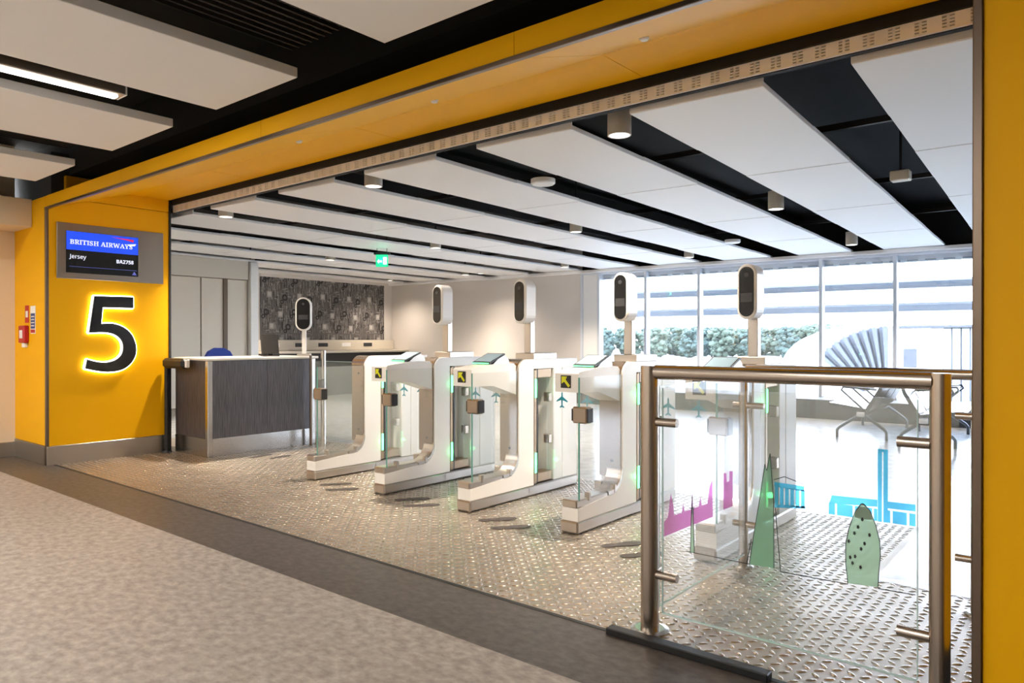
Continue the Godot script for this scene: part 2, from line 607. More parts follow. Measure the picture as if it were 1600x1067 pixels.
func build_ceilings() -> void:
	var c := structure("ceiling", "white suspended rafts under a black void in the boarding hall")
	box("void_slab", Vector3(-16.5, 3.5, -14.6), Vector3(7.2, 3.7, 5.2), M.void_black, c, 0.0)
	# ducts and hangers in the void
	for k in 9:
		box("duct", Vector3(-14.0 + k * 1.6, 3.28, -13.6), Vector3(-13.7 + k * 1.6, 3.42, -4.4), M.mesh_black, c, 0.004)
	for z in [-6.2, -8.6, -11.0]:
		box("carrier_rail", Vector3(-14.6, 3.02, z - 0.02), Vector3(5.3, 3.07, z + 0.02), M.mesh_black, c, 0.0)
	# hall rafts: each a row of panels
	for k in range(-5, 10):
		var left := -2.40 - 1.358 * k
		var w := 0.87
		var raft := pivot("raft", c, Vector3(left, SLAT_H, -4.15), HALL_TURN)
		raft.set_meta("label", "long white ceiling raft made of panels end to end")
		box("end_lip", Vector3(0, 0.004, -0.012), Vector3(w, 0.06, 0.004), M.raft, raft, 0.002)
		var z := 0.0
		for s in 8:
			var len_ := 1.128
			var pn := box("panel", Vector3(0, 0, -z - len_ + 0.003), Vector3(w, 0.034, -z), M.raft, raft, 0.003)
			pn.position.y = 0.004 * (s % 2)
			z += len_
	# end trim where the rafts meet the windows
	var tr := structure("trim_2", "pale strip between ceiling rafts and window heads")
	tr.position = Vector3(-8.68, 0, -13.0)
	tr.rotation.y = 0.03
	box("strip", Vector3(-7.0, 2.74, 0.0), Vector3(14.0, 2.80, 0.12), M.raft, tr, 0.003)
	box("upper_wall", Vector3(0, 2.80, -0.2), Vector3(14.0, 3.5, 0.0), M.void_black, tr, 0.0)
	# concourse rafts
	var cc := structure("ceiling_concourse", "pale suspended rafts over the concourse with black gaps")
	for e in [[-2.868, -1.90], [-4.567, -3.639], [-6.218, -5.176], [-7.982, -7.0], [-1.28, -0.30], [0.45, 1.42], [2.1, 3.1], [3.8, 4.8], [5.4, 6.4]]:
		box("raft", Vector3(e[0], 2.85, -2.46), Vector3(e[1], 2.91, 4.9), M.raft, cc, 0.003)
	# black wire mesh tray above the gaps
	for e in [[-3.60, -2.90], [-6.96, -6.26], [-1.86, -1.32], [0.40, -0.26]]:
		var st := mb()
		var x := minf(e[0], e[1])
		while x < maxf(e[0], e[1]):
			bx(st, Vector3(x, 2.98, -2.4), Vector3(x + 0.012, 3.0, 2.0))
			x += 0.06
		var z := -2.4
		while z < 2.0:
			bx(st, Vector3(minf(e[0], e[1]), 3.0, z), Vector3(maxf(e[0], e[1]), 3.012, z + 0.012))
			z += 0.06
		obj("mesh_tray", st, M.mesh_black, cc)

func build_windows() -> void:
	var w := structure("window_1", "tall glazed window wall with slim white mullions")
	w.position = Vector3(-8.68, 0, -13.0)
	w.rotation.y = 0.03
	var xs := [0.0, 0.42, 1.52, 2.66, 4.90, 6.06, 7.26, 9.0, 10.8, 12.4, 13.9]  # rightmost bays are unseen, added to bring in more daylight
	for i in xs.size():
		var t := 0.03
		box("mullion", Vector3(xs[i] - t, 0.32, -0.12), Vector3(xs[i] + t, 2.76, 0.05), M.mullion, w, 0.006)
	box("jamb_panel", Vector3(0.03, 0.32, -0.05), Vector3(0.40, 2.76, 0.02), M.white, w, 0.004)
	for i in range(1, xs.size() - 1):
		box("pane", Vector3(xs[i] + 0.03, 0.32, -0.06), Vector3(xs[i + 1] - 0.03, 2.72, -0.05), M.window_glass, w, 0.0)
	box("head_rail", Vector3(0, 2.70, -0.12), Vector3(14.0, 2.76, 0.04), M.mullion, w, 0.004)
	box("pelmet", Vector3(0.42, 2.585, -0.115), Vector3(13.9, 2.70, -0.10), M.mullion, w, 0.002)
	# perforated blind pelmet
	for k in 52:
		box("vent_slot", Vector3(0.5 + k * 0.26, 2.60, -0.10), Vector3(0.66 + k * 0.26, 2.625, -0.07), M.louvre, w, 0.002)
	box("sill_box", Vector3(0.0, 0, -0.2), Vector3(14.0, 0.32, 0.70), M.sill, w, 0.008)
	# outside sun louvres
	var lo := thing("sun_louvre", "grey horizontal sun louvre blades outside the window wall", "louvre", Vector3(-8.68, 0, -13.9), 0.03)
	for y in [2.27, 1.87]:
		var st := mb()
		prism(st, poly([-0.16, 0.0, -0.05, 0.075, 0.08, 0.085, 0.16, 0.04, 0.08, -0.06, -0.06, -0.065]), Vector3(0, y, 0), Vector3(0, 0, 1), Vector3.UP, Vector3.RIGHT, 0.3, 13.7)
		obj("blade", st, M.louvre, lo)
	for x in [0.30, 13.6]:
		box("bracket", Vector3(x, 1.82, -0.10), Vector3(x + 0.05, 3.2, -0.02), M.louvre, lo, 0.004)

# ------------------------------------------------------------------ lamps
func build_concourse_lamps() -> void:
	for x in [-4.87, -1.58, -8.35]:
		var where: String = {-4.87: "between the two large rafts at upper left", -1.58: "in the gap above the camera", -8.35: "in the gap by the bulkhead"}[x]
		var z0: float = {-4.87: -1.98, -1.58: -0.5, -8.35: -1.2}[x]
		var t := thing("linear_lamp", "slim grey linear ceiling lamp " + where, "lamp", Vector3(x, 2.86, z0))
		box("housing", Vector3(-0.07, 0.012, 0), Vector3(0.07, 0.12, 5.2), M.steel, t, 0.006)
		box("end_cap", Vector3(-0.07, 0.012, -0.01), Vector3(0.07, 0.12, 0.0), M.white, t, 0.002)
		box("diffuser", Vector3(-0.03, 0.0, 0.03), Vector3(0.03, 0.012, 5.17), glow(rgb8(255, 250, 240), 4.0), t, 0.002)
		var l := AreaLight3D.new()
		l.name = "lamp_light"
		l.area_size = Vector2(0.06, 5.1)
		l.light_energy = 15.0
		l.light_color = rgb8(255, 249, 240)
		l.position = Vector3(0, -0.006, 2.6)
		l.rotation = Vector3(-PI / 2, 0, 0)
		l.shadow_enabled = true
		l.set("area_range", 30.0)
		t.add_child(l)

func downlight(at: Vector3, label: String, energy := 12.0, r := 0.085, cone := 48.0) -> void:
	var t := thing("downlight", label, "downlight", at, 0.0, "cylinder downlights in the ceiling gaps")
	var st := mb()
	lathe(st, [Vector2(r * 0.86, 0.0), Vector2(r, 0.0), Vector2(r, 0.20), Vector2(0.0, 0.20)], Vector3.ZERO, 28)
	obj("housing", st, M.panel_wall, t)
	var ls := mb()
	lathe(ls, [Vector2(0.0, -0.008), Vector2(r * 0.5, -0.004), Vector2(r * 0.86, 0.001)], Vector3.ZERO, 20)
	obj("lens", ls, glow(rgb8(255, 248, 238), 2.2), t)
	cyl("stem", Vector3(0, 0.20, 0), Vector3(0, 3.5 - at.y, 0), 0.012, M.black, t, 8)
	var l := SpotLight3D.new()
	l.name = "lamp_light"
	l.light_energy = energy
	l.light_color = rgb8(255, 236, 214)
	l.light_size = 0.04
	l.spot_angle = cone
	l.spot_angle_attenuation = 1.0
	l.spot_range = 20.0
	l.position = Vector3(0, -0.02, 0)
	l.rotation = Vector3(-PI / 2, 0, 0)
	l.shadow_enabled = true
	t.add_child(l)

func build_downlights() -> void:
	var row := ["nearest the yellow beam", "in the middle row", "in the row by the far wall"]
	var col := {-2.65: "second gap from the right", -5.35: "gap over the middle gates", -8.05: "gap beside the yellow pillar", -10.8: "gap over the service counter", -13.5: "gap at the printed wall"}
	var zs := [-4.46, -8.1, -11.9]
	for x in [-2.65, -5.35, -8.05, -10.8, -13.5]:
		for i in 3:
			if x < -13.0 and i == 2:
				continue
			var xx: float = x - HALL_TURN * (-4.15 - zs[i])
			downlight(Vector3(xx, 2.775, zs[i]), "cream cylinder downlight %s, %s" % [row[i], col[x]])
	# wall washers close to the beige wall
	for e in [[-13.8, "leftmost"], [-10.75, "rightmost"]]:
		downlight(Vector3(e[0], 2.79, -12.0), "%s small downlight washing the beige wall" % e[1], 5.5, 0.07, 66.0)
	# flat round speakers
	for e in [[-4.05, -5.40, "nearer white round ceiling speaker in the gap"], [-4.30, -10.5, "farther white round ceiling speaker in the gap"]]:
		var st := mb()
		lathe(st, [Vector2(0.0, 0.0), Vector2(0.10, 0.0), Vector2(0.115, 0.012), Vector2(0.115, 0.05), Vector2(0.0, 0.05)], Vector3.ZERO, 28)
		var o := obj("ceiling_speaker", st, M.white)
		o.position = Vector3(e[0], 2.77, e[1])
		tag(o, e[2], "speaker", "ceiling speakers")
	var t := thing("sensor_box", "small pale box fixed in the rightmost ceiling gap", "sensor", Vector3(-1.41, 2.76, -7.3))
	box("body", Vector3(-0.08, 0, -0.06), Vector3(0.08, 0.09, 0.06), M.panel_wall, t, 0.008)
	box("bracket", Vector3(-0.01, 0.09, -0.01), Vector3(0.01, 0.74, 0.01), M.black, t, 0.0)

# ------------------------------------------------------------------ outside
func build_outside() -> void:
	var g := structure("floor_apron", "pale concrete airfield apron outside")
	box("apron", Vector3(-260, -4.4, -420), Vector3(160, -4.2, -15.5), M.apron, g, 0.0)
	# trees beyond the apron
	var shapes := []
	for v in 3:
		var st := mb()
		var r := RandomNumberGenerator.new()
		r.seed = 40 + v
		for b in 90:
			var a := r.randf() * TAU
			var hgt := r.randf_range(0.8, 8.4)
			var rad := 3.2 * sqrt(maxf(0.05, 1.0 - pow((hgt - 5.0) / 4.6, 2.0)))
			var cpos := Vector3(cos(a), 0, sin(a)) * rad * r.randf_range(0.3, 1.0) + Vector3.UP * hgt
			var s := r.randf_range(0.45, 1.05)
			var rings := []
			for i in 6:
				var ring := []
				for k in 8:
					var th := PI * i / 5.0
					var ph := TAU * k / 8.0
					var d := Vector3(sin(th) * cos(ph), cos(th) * 0.85, sin(th) * sin(ph))
					ring.append(cpos + d * s * r.randf_range(0.75, 1.15))
				rings.append(ring)
			for i in 5:
				for k in 8:
					var j := (k + 1) % 8
					quad(st, rings[i][k], rings[i][j], rings[i + 1][j], rings[i + 1][k], (rings[i][k] as Vector3) - cpos)
		shapes.append(st.commit())
	var rows := ["front", "second", "third", "rear"]
	for i in 60:
		var row := i % 4
		var x := -172.0 + (i / 4) * 9.6 + row * 2.4
		var t := thing("tree", "hazy green tree in the %s row beyond the airfield apron" % rows[row], "tree", Vector3(x, -4.2, -200.0 - row * 10.5), rng.randf() * TAU, "trees beyond the apron, %s row" % rows[row])
		var s := rng.randf_range(0.92, 1.06) + row * 0.04
		inst("crown", shapes[i % 3], [M.leaf_a, M.leaf_b, M.leaf_c][(i * 7 / 3 + i / 5) % 3], t).scale = Vector3(s * 1.1, s, s)
		cyl("trunk", Vector3(0, 0, 0), Vector3(0, 3.6, 0), 0.28, M.bark, t, 8)
	# aircraft nose seen above the rail
	var ac := thing("aircraft", "white rounded aircraft nose behind the boarding bridge bellows", "aircraft", Vector3(-10.6, -4.2, -38.0))
	var st2 := mb()
	var prev := []
	for i in 13:
		var u := i / 12.0
		var rr := 3.2 * pow(sin(u * PI * 0.5), 0.62)
		var ring := []
		for k in 24:
			var a := TAU * k / 24.0
			ring.append(Vector3(-2.2 + 7.0 * u * u, 3.3 + sin(a) * rr, cos(a) * rr))
		if i > 0:
			for k in 24:
				var j := (k + 1) % 24
				quad(st2, prev[k], prev[j], ring[j], ring[k], (ring[k] as Vector3) - Vector3(2, 3.3, 0))
		prev = ring
	obj("fuselage", st2, M.white, ac)
	cyl("nose_gear", Vector3(2.0, 0.0, 0), Vector3(2.0, 1.2, 0), 0.12, M.dark_grey, ac, 10)
	# boarding bridge: folding bellows and cab
	var jb := thing("boarding_bridge", "boarding bridge with grey folded bellows and white cab outside", "boarding bridge", Vector3(-6.6, -4.2, -32.0))
	for k in 15:
		var a0 := deg_to_rad(90.0 + k * 3.4)
		var a1 := deg_to_rad(90.0 + (k + 1) * 3.4 - 0.5)
		var r0 := 1.2
		var r1 := 3.4
		var cc := Vector2(0.0, 2.6)
		var stf := mb()
		var pts := PackedVector2Array()
		for e in [[a0, r0], [a0, r1], [(a0 + a1) * 0.5, r1 + 0.07], [a1, r1], [a1, r0]]:
			pts.append(cc + Vector2(cos(e[0]), sin(e[0])) * e[1])
		prism(stf, pts, Vector3.ZERO, Vector3.RIGHT, Vector3.UP, Vector3(0, 0, 1), -1.5, 0.0 if k % 2 else 0.26)
		obj("bellows_fold", stf, M.bellows, jb)
	box("bellows_frame", Vector3(0.0, 2.6, -1.5), Vector3(0.16, 6.05, 0.2), M.white, jb, 0.02)
	box("cab", Vector3(0.2, 2.4, -1.4), Vector3(1.9, 5.9, 0.1), M.white, jb, 0.03)
	box("cab_window", Vector3(0.55, 4.4, 0.1), Vector3(1.02, 5.15, 0.13), M.cab_trim, jb, 0.02)
	box("cab_door", Vector3(1.22, 3.4, 0.1), Vector3(1.78, 5.85, 0.14), M.white, jb, 0.02)
	for k in 9:
		box("corrugated_panel", Vector3(1.92 + k * 0.3, 2.6, -1.4), Vector3(2.19 + k * 0.3, 5.95, 0.15 if k % 2 else 0.10), M.louvre, jb, 0.02)
	box("cab_roof", Vector3(0.2, 5.96, -1.5), Vector3(4.7, 6.06, 0.3), M.cab_trim, jb, 0.01)
	for x in [0.6, 4.2]:
		cyl("support_leg", Vector3(x, 0, -0.6), Vector3(x, 2.7, -0.6), 0.18, M.dark_grey, jb, 10)

# ------------------------------------------------------------------ gates
# outline of the aircraft pictogram, nose up, about 1 unit tall
func plane_shape(s: float) -> PackedVector2Array:
	var h := [0.0, 0.5, 0.05, 0.42, 0.055, 0.2, 0.42, -0.06, 0.42, -0.14, 0.055, -0.02, 0.045, -0.34, 0.17, -0.44, 0.17, -0.5, 0.0, -0.46]
	var p := PackedVector2Array()
	for i in range(0, h.size(), 2):
		p.append(Vector2(h[i], h[i + 1]) * s)
	for i in range(h.size() - 4, 1, -2):
		p.append(Vector2(-h[i], h[i + 1]) * s)
	return p

func build_gates() -> void:
	var ord := ["first", "second", "third", "fourth", "fifth"]
	var XR := [-5.66, -4.68, -3.697, -2.716, -1.74]
	for n in 5:
		var lab: String = ["first white boarding gate pedestal, beside the desk, without a reader head", "second white boarding gate pedestal from the desk, with reader head and green lights", "third and middle white boarding gate pedestal with reader head", "fourth white boarding gate pedestal, left of the steel railing post", "fifth white boarding gate pedestal, behind the railing glass"][n]
		var t := thing("boarding_gate", lab, "gate", Vector3(XR[n], 0, -4.0), 0.0, "row of automatic boarding gates")
		make_pedestal(t, n)
		camera_tower(Vector3(XR[n] - 0.1, 1.15, -4.87), "white camera tower with black oval face on the %s boarding gate" % ord[n], n > 0)

func make_pedestal(t: Node3D, n: int) -> void:
	# local z: 0 at the toe, negative into the hall; x from -0.2 to 0 (right face)
	var Zax := Vector3(0, 0, 1)
	# kick plate
	var ks := mb()
	bx(ks, Vector3(-0.145, 0.004, -0.75), Vector3(0.003, 0.088, -0.005), 0.012)
	bx(ks, Vector3(-0.203, 0.004, -1.45), Vector3(0.003, 0.088, -0.72), 0.01)
	obj("kick_plate", ks, M.steel, t)
	# white side body: foot, fillet, column, top rail
	var out := [-0.012, 0.09, -0.012, 0.178]
	out.append_array([-0.40, 0.205])
	for k in 7:
		var a := PI * 1.5 + (PI * 0.5) * k / 6.0
		out.append_array([-0.455 - 0.145 * sin(PI * 0.5 * k / 6.0), 0.205 + 0.145 * (1.0 - cos(PI * 0.5 * k / 6.0))])
	for k in 7:
		var a := PI * 0.5 * k / 6.0
		out.append_array([-0.60 - 0.09 * (1.0 - cos(a)), 1.06 + 0.09 * sin(a)])
	out.append_array([-1.45, 1.15, -1.45, 1.07, -0.80, 1.07, -0.80, 0.09])
	var bs := mb()
	prism(bs, poly(out), Vector3.ZERO, Zax, Vector3.UP, Vector3.RIGHT, -0.13, 0.0)
	obj("side_body", bs, M.gate_white, t)
	# wide column shell behind the foot
	var cs := mb()
	bx(cs, Vector3(-0.2, 0.09, -0.80), Vector3(-0.131, 1.09, -0.615), 0.006)
	obj("column", cs, M.gate_white, t)
	# steel cap over the foot and up the column front
	var cap := mb()
	bx(cap, Vector3(-0.13, 0.178, -0.40), Vector3(-0.003, 0.232, -0.004), 0.008)
	var prevp := Vector2(-0.40, 0.232)
	for k in range(0, 9):
		var a := PI * 0.5 * k / 8.0
		var q := Vector2(-0.44 - 0.152 * sin(a), 0.232 + 0.152 * (1.0 - cos(a)))
		quad(cap, Vector3(-0.13, prevp.y, prevp.x), Vector3(0.0, prevp.y, prevp.x), Vector3(0.0, q.y, q.x), Vector3(-0.13, q.y, q.x), Vector3(0, 1, 1))
		quad(cap, Vector3(0.0, prevp.y, prevp.x), Vector3(0.0, q.y, q.x), Vector3(0.0, q.y - 0.03, q.x - 0.01), Vector3(0.0, prevp.y - 0.03, prevp.x - 0.01), Vector3.RIGHT)
		prevp = q
	obj("foot_cap", cap, M.steel, t)
	var fp := mb()
	bx(fp, Vector3(-0.2, 0.30, -0.612), Vector3(-0.012, 1.06, -0.590), 0.006)
	var pv := Vector2(-0.59, 1.06)
	for k in range(1, 8):
		var a := PI * 0.5 * k / 7.0
		var q := Vector2(-0.59 - 0.095 * (1.0 - cos(a)), 1.06 + 0.095 * sin(a))
		quad(fp, Vector3(-0.2, pv.y, pv.x), Vector3(-0.012, pv.y, pv.x), Vector3(-0.012, q.y, q.x), Vector3(-0.2, q.y, q.x), Vector3(0, 1, 1))
		pv = q
	obj("front_plate", fp, M.taupe, t)
	box("ledge", Vector3(-0.2, 0.09, -0.62), Vector3(-0.135, 0.27, -0.52), M.steel, t, 0.006)
	for y in [0.42, 0.98]:
		cyl("fixing", Vector3(-0.09, y, -0.592), Vector3(-0.09, y, -0.586), 0.01, M.dark_grey, t, 10)
	# light strip on the rear edge of the column
	var ls := box("light_strip", Vector3(-0.03, 0.10, -0.835), Vector3(0.004, 1.06, -0.802), M.copper, t, 0.003)
	for y in [[0.825, 0.985], [0.19, 0.36]]:
		box("green_light", Vector3(0.004, y[0], -0.832), Vector3(0.011, y[1], -0.806), M.led, ls, 0.002)
		var gl := OmniLight3D.new()
		gl.name = "glow_light"
		gl.light_color = rgb8(110, 255, 160)
		gl.light_energy = 0.004
		gl.light_size = 0.02
		gl.shadow_enabled = true
		gl.position = Vector3(0.03, (y[0] + y[1]) * 0.5, -0.819)
		ls.add_child(gl)
	# door niche: dark post, hinge blocks, closer arm
	cyl("door_post", Vector3(-0.03, 0.10, -0.865), Vector3(-0.03, 1.07, -0.865), 0.022, M.dark_grey, t, 14)
	box("niche_back", Vector3(-0.2, 0.09, -1.08), Vector3(-0.17, 1.07, -0.80), M.gate_white, t, 0.002)
	for y in [0.10, 0.99]:
		box("hinge_block", Vector3(-0.12, y, -1.07), Vector3(-0.01, y + 0.08, -0.84), M.copper, t, 0.006)
	for y in [0.42, 0.78]:
		box("hinge_clamp", Vector3(-0.05, y, -1.05), Vector3(0.008, y + 0.08, -1.0), M.taupe, t, 0.006)
	# rear body in two panels and top rail cover
	box("rear_panel", Vector3(-0.2, 0.09, -1.215), Vector3(-0.002, 1.09, -1.085), M.gate_white, t, 0.006)
	box("rear_panel", Vector3(-0.2, 0.09, -1.45), Vector3(-0.002, 1.09, -1.219), M.gate_white, t, 0.006)
	box("top_cover", Vector3(-0.2, 1.092, -1.45), Vector3(-0.131, 1.15, -0.70), M.gate_white, t, 0.01)
	# infill glass standing on the foot
	var gp := box("infill_glass", Vector3(-0.016, 0.20, -0.585), Vector3(-0.006, 1.06, -0.045), M.glass, t, 0.0)
	box("glass_edge", Vector3(-0.017, 0.20, -0.045), Vector3(-0.005, 1.06, -0.041), M.glass_edge, gp, 0.0)
	for z in [-0.14, -0.48]:
		box("glass_clamp", Vector3(-0.035, 0.21, z - 0.03), Vector3(0.004, 0.27, z), M.steel, gp, 0.004)
	# reader head on the front glass (pedestals two to five)
	if n > 0:
		var hs := mb()
		prism(hs, poly([-0.05, 0.957, -0.05, 1.085, -0.062, 1.096, -0.30, 1.122, -0.56, 1.122, -0.588, 1.10, -0.588, 0.865, -0.30, 0.95]), Vector3.ZERO, Zax, Vector3.UP, Vector3.RIGHT, -0.215, -0.02)
		var hd := obj("reader_head", hs, M.gate_white, t)
		# arrow sign: dark square with a yellow arrow to the upper left
		var sg := box("arrow_sign", Vector3(-0.166, 0.985, -0.05), Vector3(-0.082, 1.072, -0.047), M.black, hd, 0.0)
		sg.set_meta("label", "dark square sign with yellow arrow")
		var ar := mb()
		prism(ar, poly([-0.034, 0.036, 0.012, 0.036, 0.0, 0.014, 0.036, -0.026, 0.022, -0.038, -0.012, 0.0, -0.034, -0.014]), Vector3(-0.124, 1.0285, -0.047), Vector3.RIGHT, Vector3.UP, Zax, 0.0, 0.0015)
		obj("sign_arrow", ar, M.sign_yellow, hd)
		# thin tilted scanner tray with screen on a short rounded support
		var tr := mb()
		prism(tr, poly([-0.275, 1.124, -0.27, 1.136, -0.455, 1.206, -0.462, 1.194]), Vector3.ZERO, Zax, Vector3.UP, Vector3.RIGHT, -0.215, -0.03)
		obj("scanner_tray", tr, M.dark_grey, hd)
		var sc := mb()
		prism(sc, poly([-0.288, 1.1428, -0.288, 1.1445, -0.442, 1.2028, -0.442, 1.2011]), Vector3.ZERO, Zax, Vector3.UP, Vector3.RIGHT, -0.205, -0.04)
		obj("scanner_glass", sc, M.scan_screen if M.has("scan_screen") else make_scan_screen(), hd)
		box("tray_light", Vector3(-0.205, 1.126, -0.268), Vector3(-0.04, 1.133, -0.262), M.led, hd, 0.0)
		var sp := mb()
		var sup := [-0.33, 1.122]
		for q in 7:
			var a := PI * 0.5 * q / 6.0
			sup.append_array([-0.44 - 0.09 * sin(a), 1.122 + 0.07 * cos(a)])
		sup.append_array([-0.53, 1.122])
		prism(sp, poly(sup), Vector3.ZERO, Zax, Vector3.UP, Vector3.RIGHT, -0.16, -0.045)
		obj("tray_support", sp, M.steel, hd)
	# small reader box clamped on the glass edge
	var rb := box("reader_box", Vector3(-0.065, 0.75, -0.11), Vector3(0.055, 0.862, -0.035), M.taupe, t, 0.01)
	box("reader_face", Vector3(0.055, 0.757, -0.105), Vector3(0.062, 0.855, -0.04), M.black, rb, 0.002)
	box("reader_face", Vector3(-0.072, 0.765, -0.105), Vector3(-0.065, 0.847, -0.04), M.black, rb, 0.002)
	# glass door leaves with aircraft decal
	if n < 4:
		var dl := box("door_leaf", Vector3(0.03, 0.14, -0.955), Vector3(0.375, 1.0, -0.945), M.glass, t, 0.0)
		var pd := mb()
		prism(pd, plane_shape(0.135), Vector3(0.19, 0.81, -0.945), Vector3.RIGHT, Vector3.UP, Zax, 0.0005, 0.002)
		obj("aircraft_decal", pd, M.plane_blue, dl)
	if n > 0:
		var dl := box("door_leaf", Vector3(-0.585, 0.14, -0.955), Vector3(-0.24, 1.0, -0.945), M.glass, t, 0.0)
		var pd := mb()
		prism(pd, plane_shape(0.135), Vector3(-0.54, 0.81, -0.945), Vector3.RIGHT, Vector3.UP, Zax, 0.0005, 0.002)
		obj("aircraft_decal", pd, M.plane_blue, dl)

func make_scan_screen() -> StandardMaterial3D:
	M.scan_screen = mat(rgb8(150, 178, 196), 0.08)
	return M.scan_screen

func camera_tower(at: Vector3, label: String, on_gate: bool) -> void:
	if not on_gate:
		return
	var t := thing("camera_tower", label, "camera tower", at, 0.0, "camera towers of the boarding gates")
	box("plinth", Vector3(-0.10, 0.0, -0.26), Vector3(0.10, 0.052, 0.07), M.steel, t, 0.004)
	box("post", Vector3(-0.035, 0.052, -0.03), Vector3(0.035, 0.45, 0.03), M.steel, t, 0.004)
	tower_head(t, 0.135, 0.375, 0.49, 0.14)

func tower_head(t: Node3D, w: float, h: float, cy: float, front: float) -> void:
	var Z := Vector3(0, 0, 1)
	var st := mb()
	var o := Vector3(0, cy, 0)
	prism(st, stadium(w, h), o, Vector3.RIGHT, Vector3.UP, Z, 0.0, front - 0.012)
	# rounded rim
	var a := stadium(w, h)
	var b := stadium(w - 0.02, h - 0.02)
	for i in a.size():
		var j := (i + 1) % a.size()
		quad(st, o + Vector3(a[i].x, a[i].y, front - 0.012), o + Vector3(a[j].x, a[j].y, front - 0.012), o + Vector3(b[j].x, b[j].y, front), o + Vector3(b[i].x, b[i].y, front), Vector3(a[i].x, a[i].y, 0.3))
	prism(st, b, o, Vector3.RIGHT, Vector3.UP, Z, front - 0.012, front)
	obj("head_shell", st, M.gate_white, t)
	var fs := mb()
	prism(fs, stadium(w - 0.034, h - 0.04), o, Vector3.RIGHT, Vector3.UP, Z, front, front + 0.003)
	var face := obj("dark_face", fs, M.black_gloss, t)
	var ds := mb()
	prism(ds, disc(0.016, 16), o + Vector3(0, h * 0.3, 0), Vector3.RIGHT, Vector3.UP, Z, front + 0.003, front + 0.005)
	obj("camera_lens", ds, M.dark_grey, face)
	box("display", o + Vector3(-w * 0.3, -0.07, front + 0.003), o + Vector3(w * 0.3, -0.01, front + 0.0045), M.dark_grey, face, 0.0)

# ------------------------------------------------------------------ railing
func post_with_base(parent: Node3D, label: String, at: Vector3, r: float, top := 1.20) -> Node3D:
	var t := pivot("post", parent, at - parent.position)
	t.set_meta("label", label)
	cyl("tube", Vector3(0, 0.0, 0), Vector3(0, top, 0), r, M.steel_tube, t, 28)
	var st := mb()
	lathe(st, [Vector2(0.0, 0.012), Vector2(r * 1.6, 0.014), Vector2(r * 2.1, 0.008), Vector2(r * 2.15, 0.0)].duplicate(), Vector3.ZERO, 32)
	obj("base_flange", st, M.steel_bright, t)
	return t

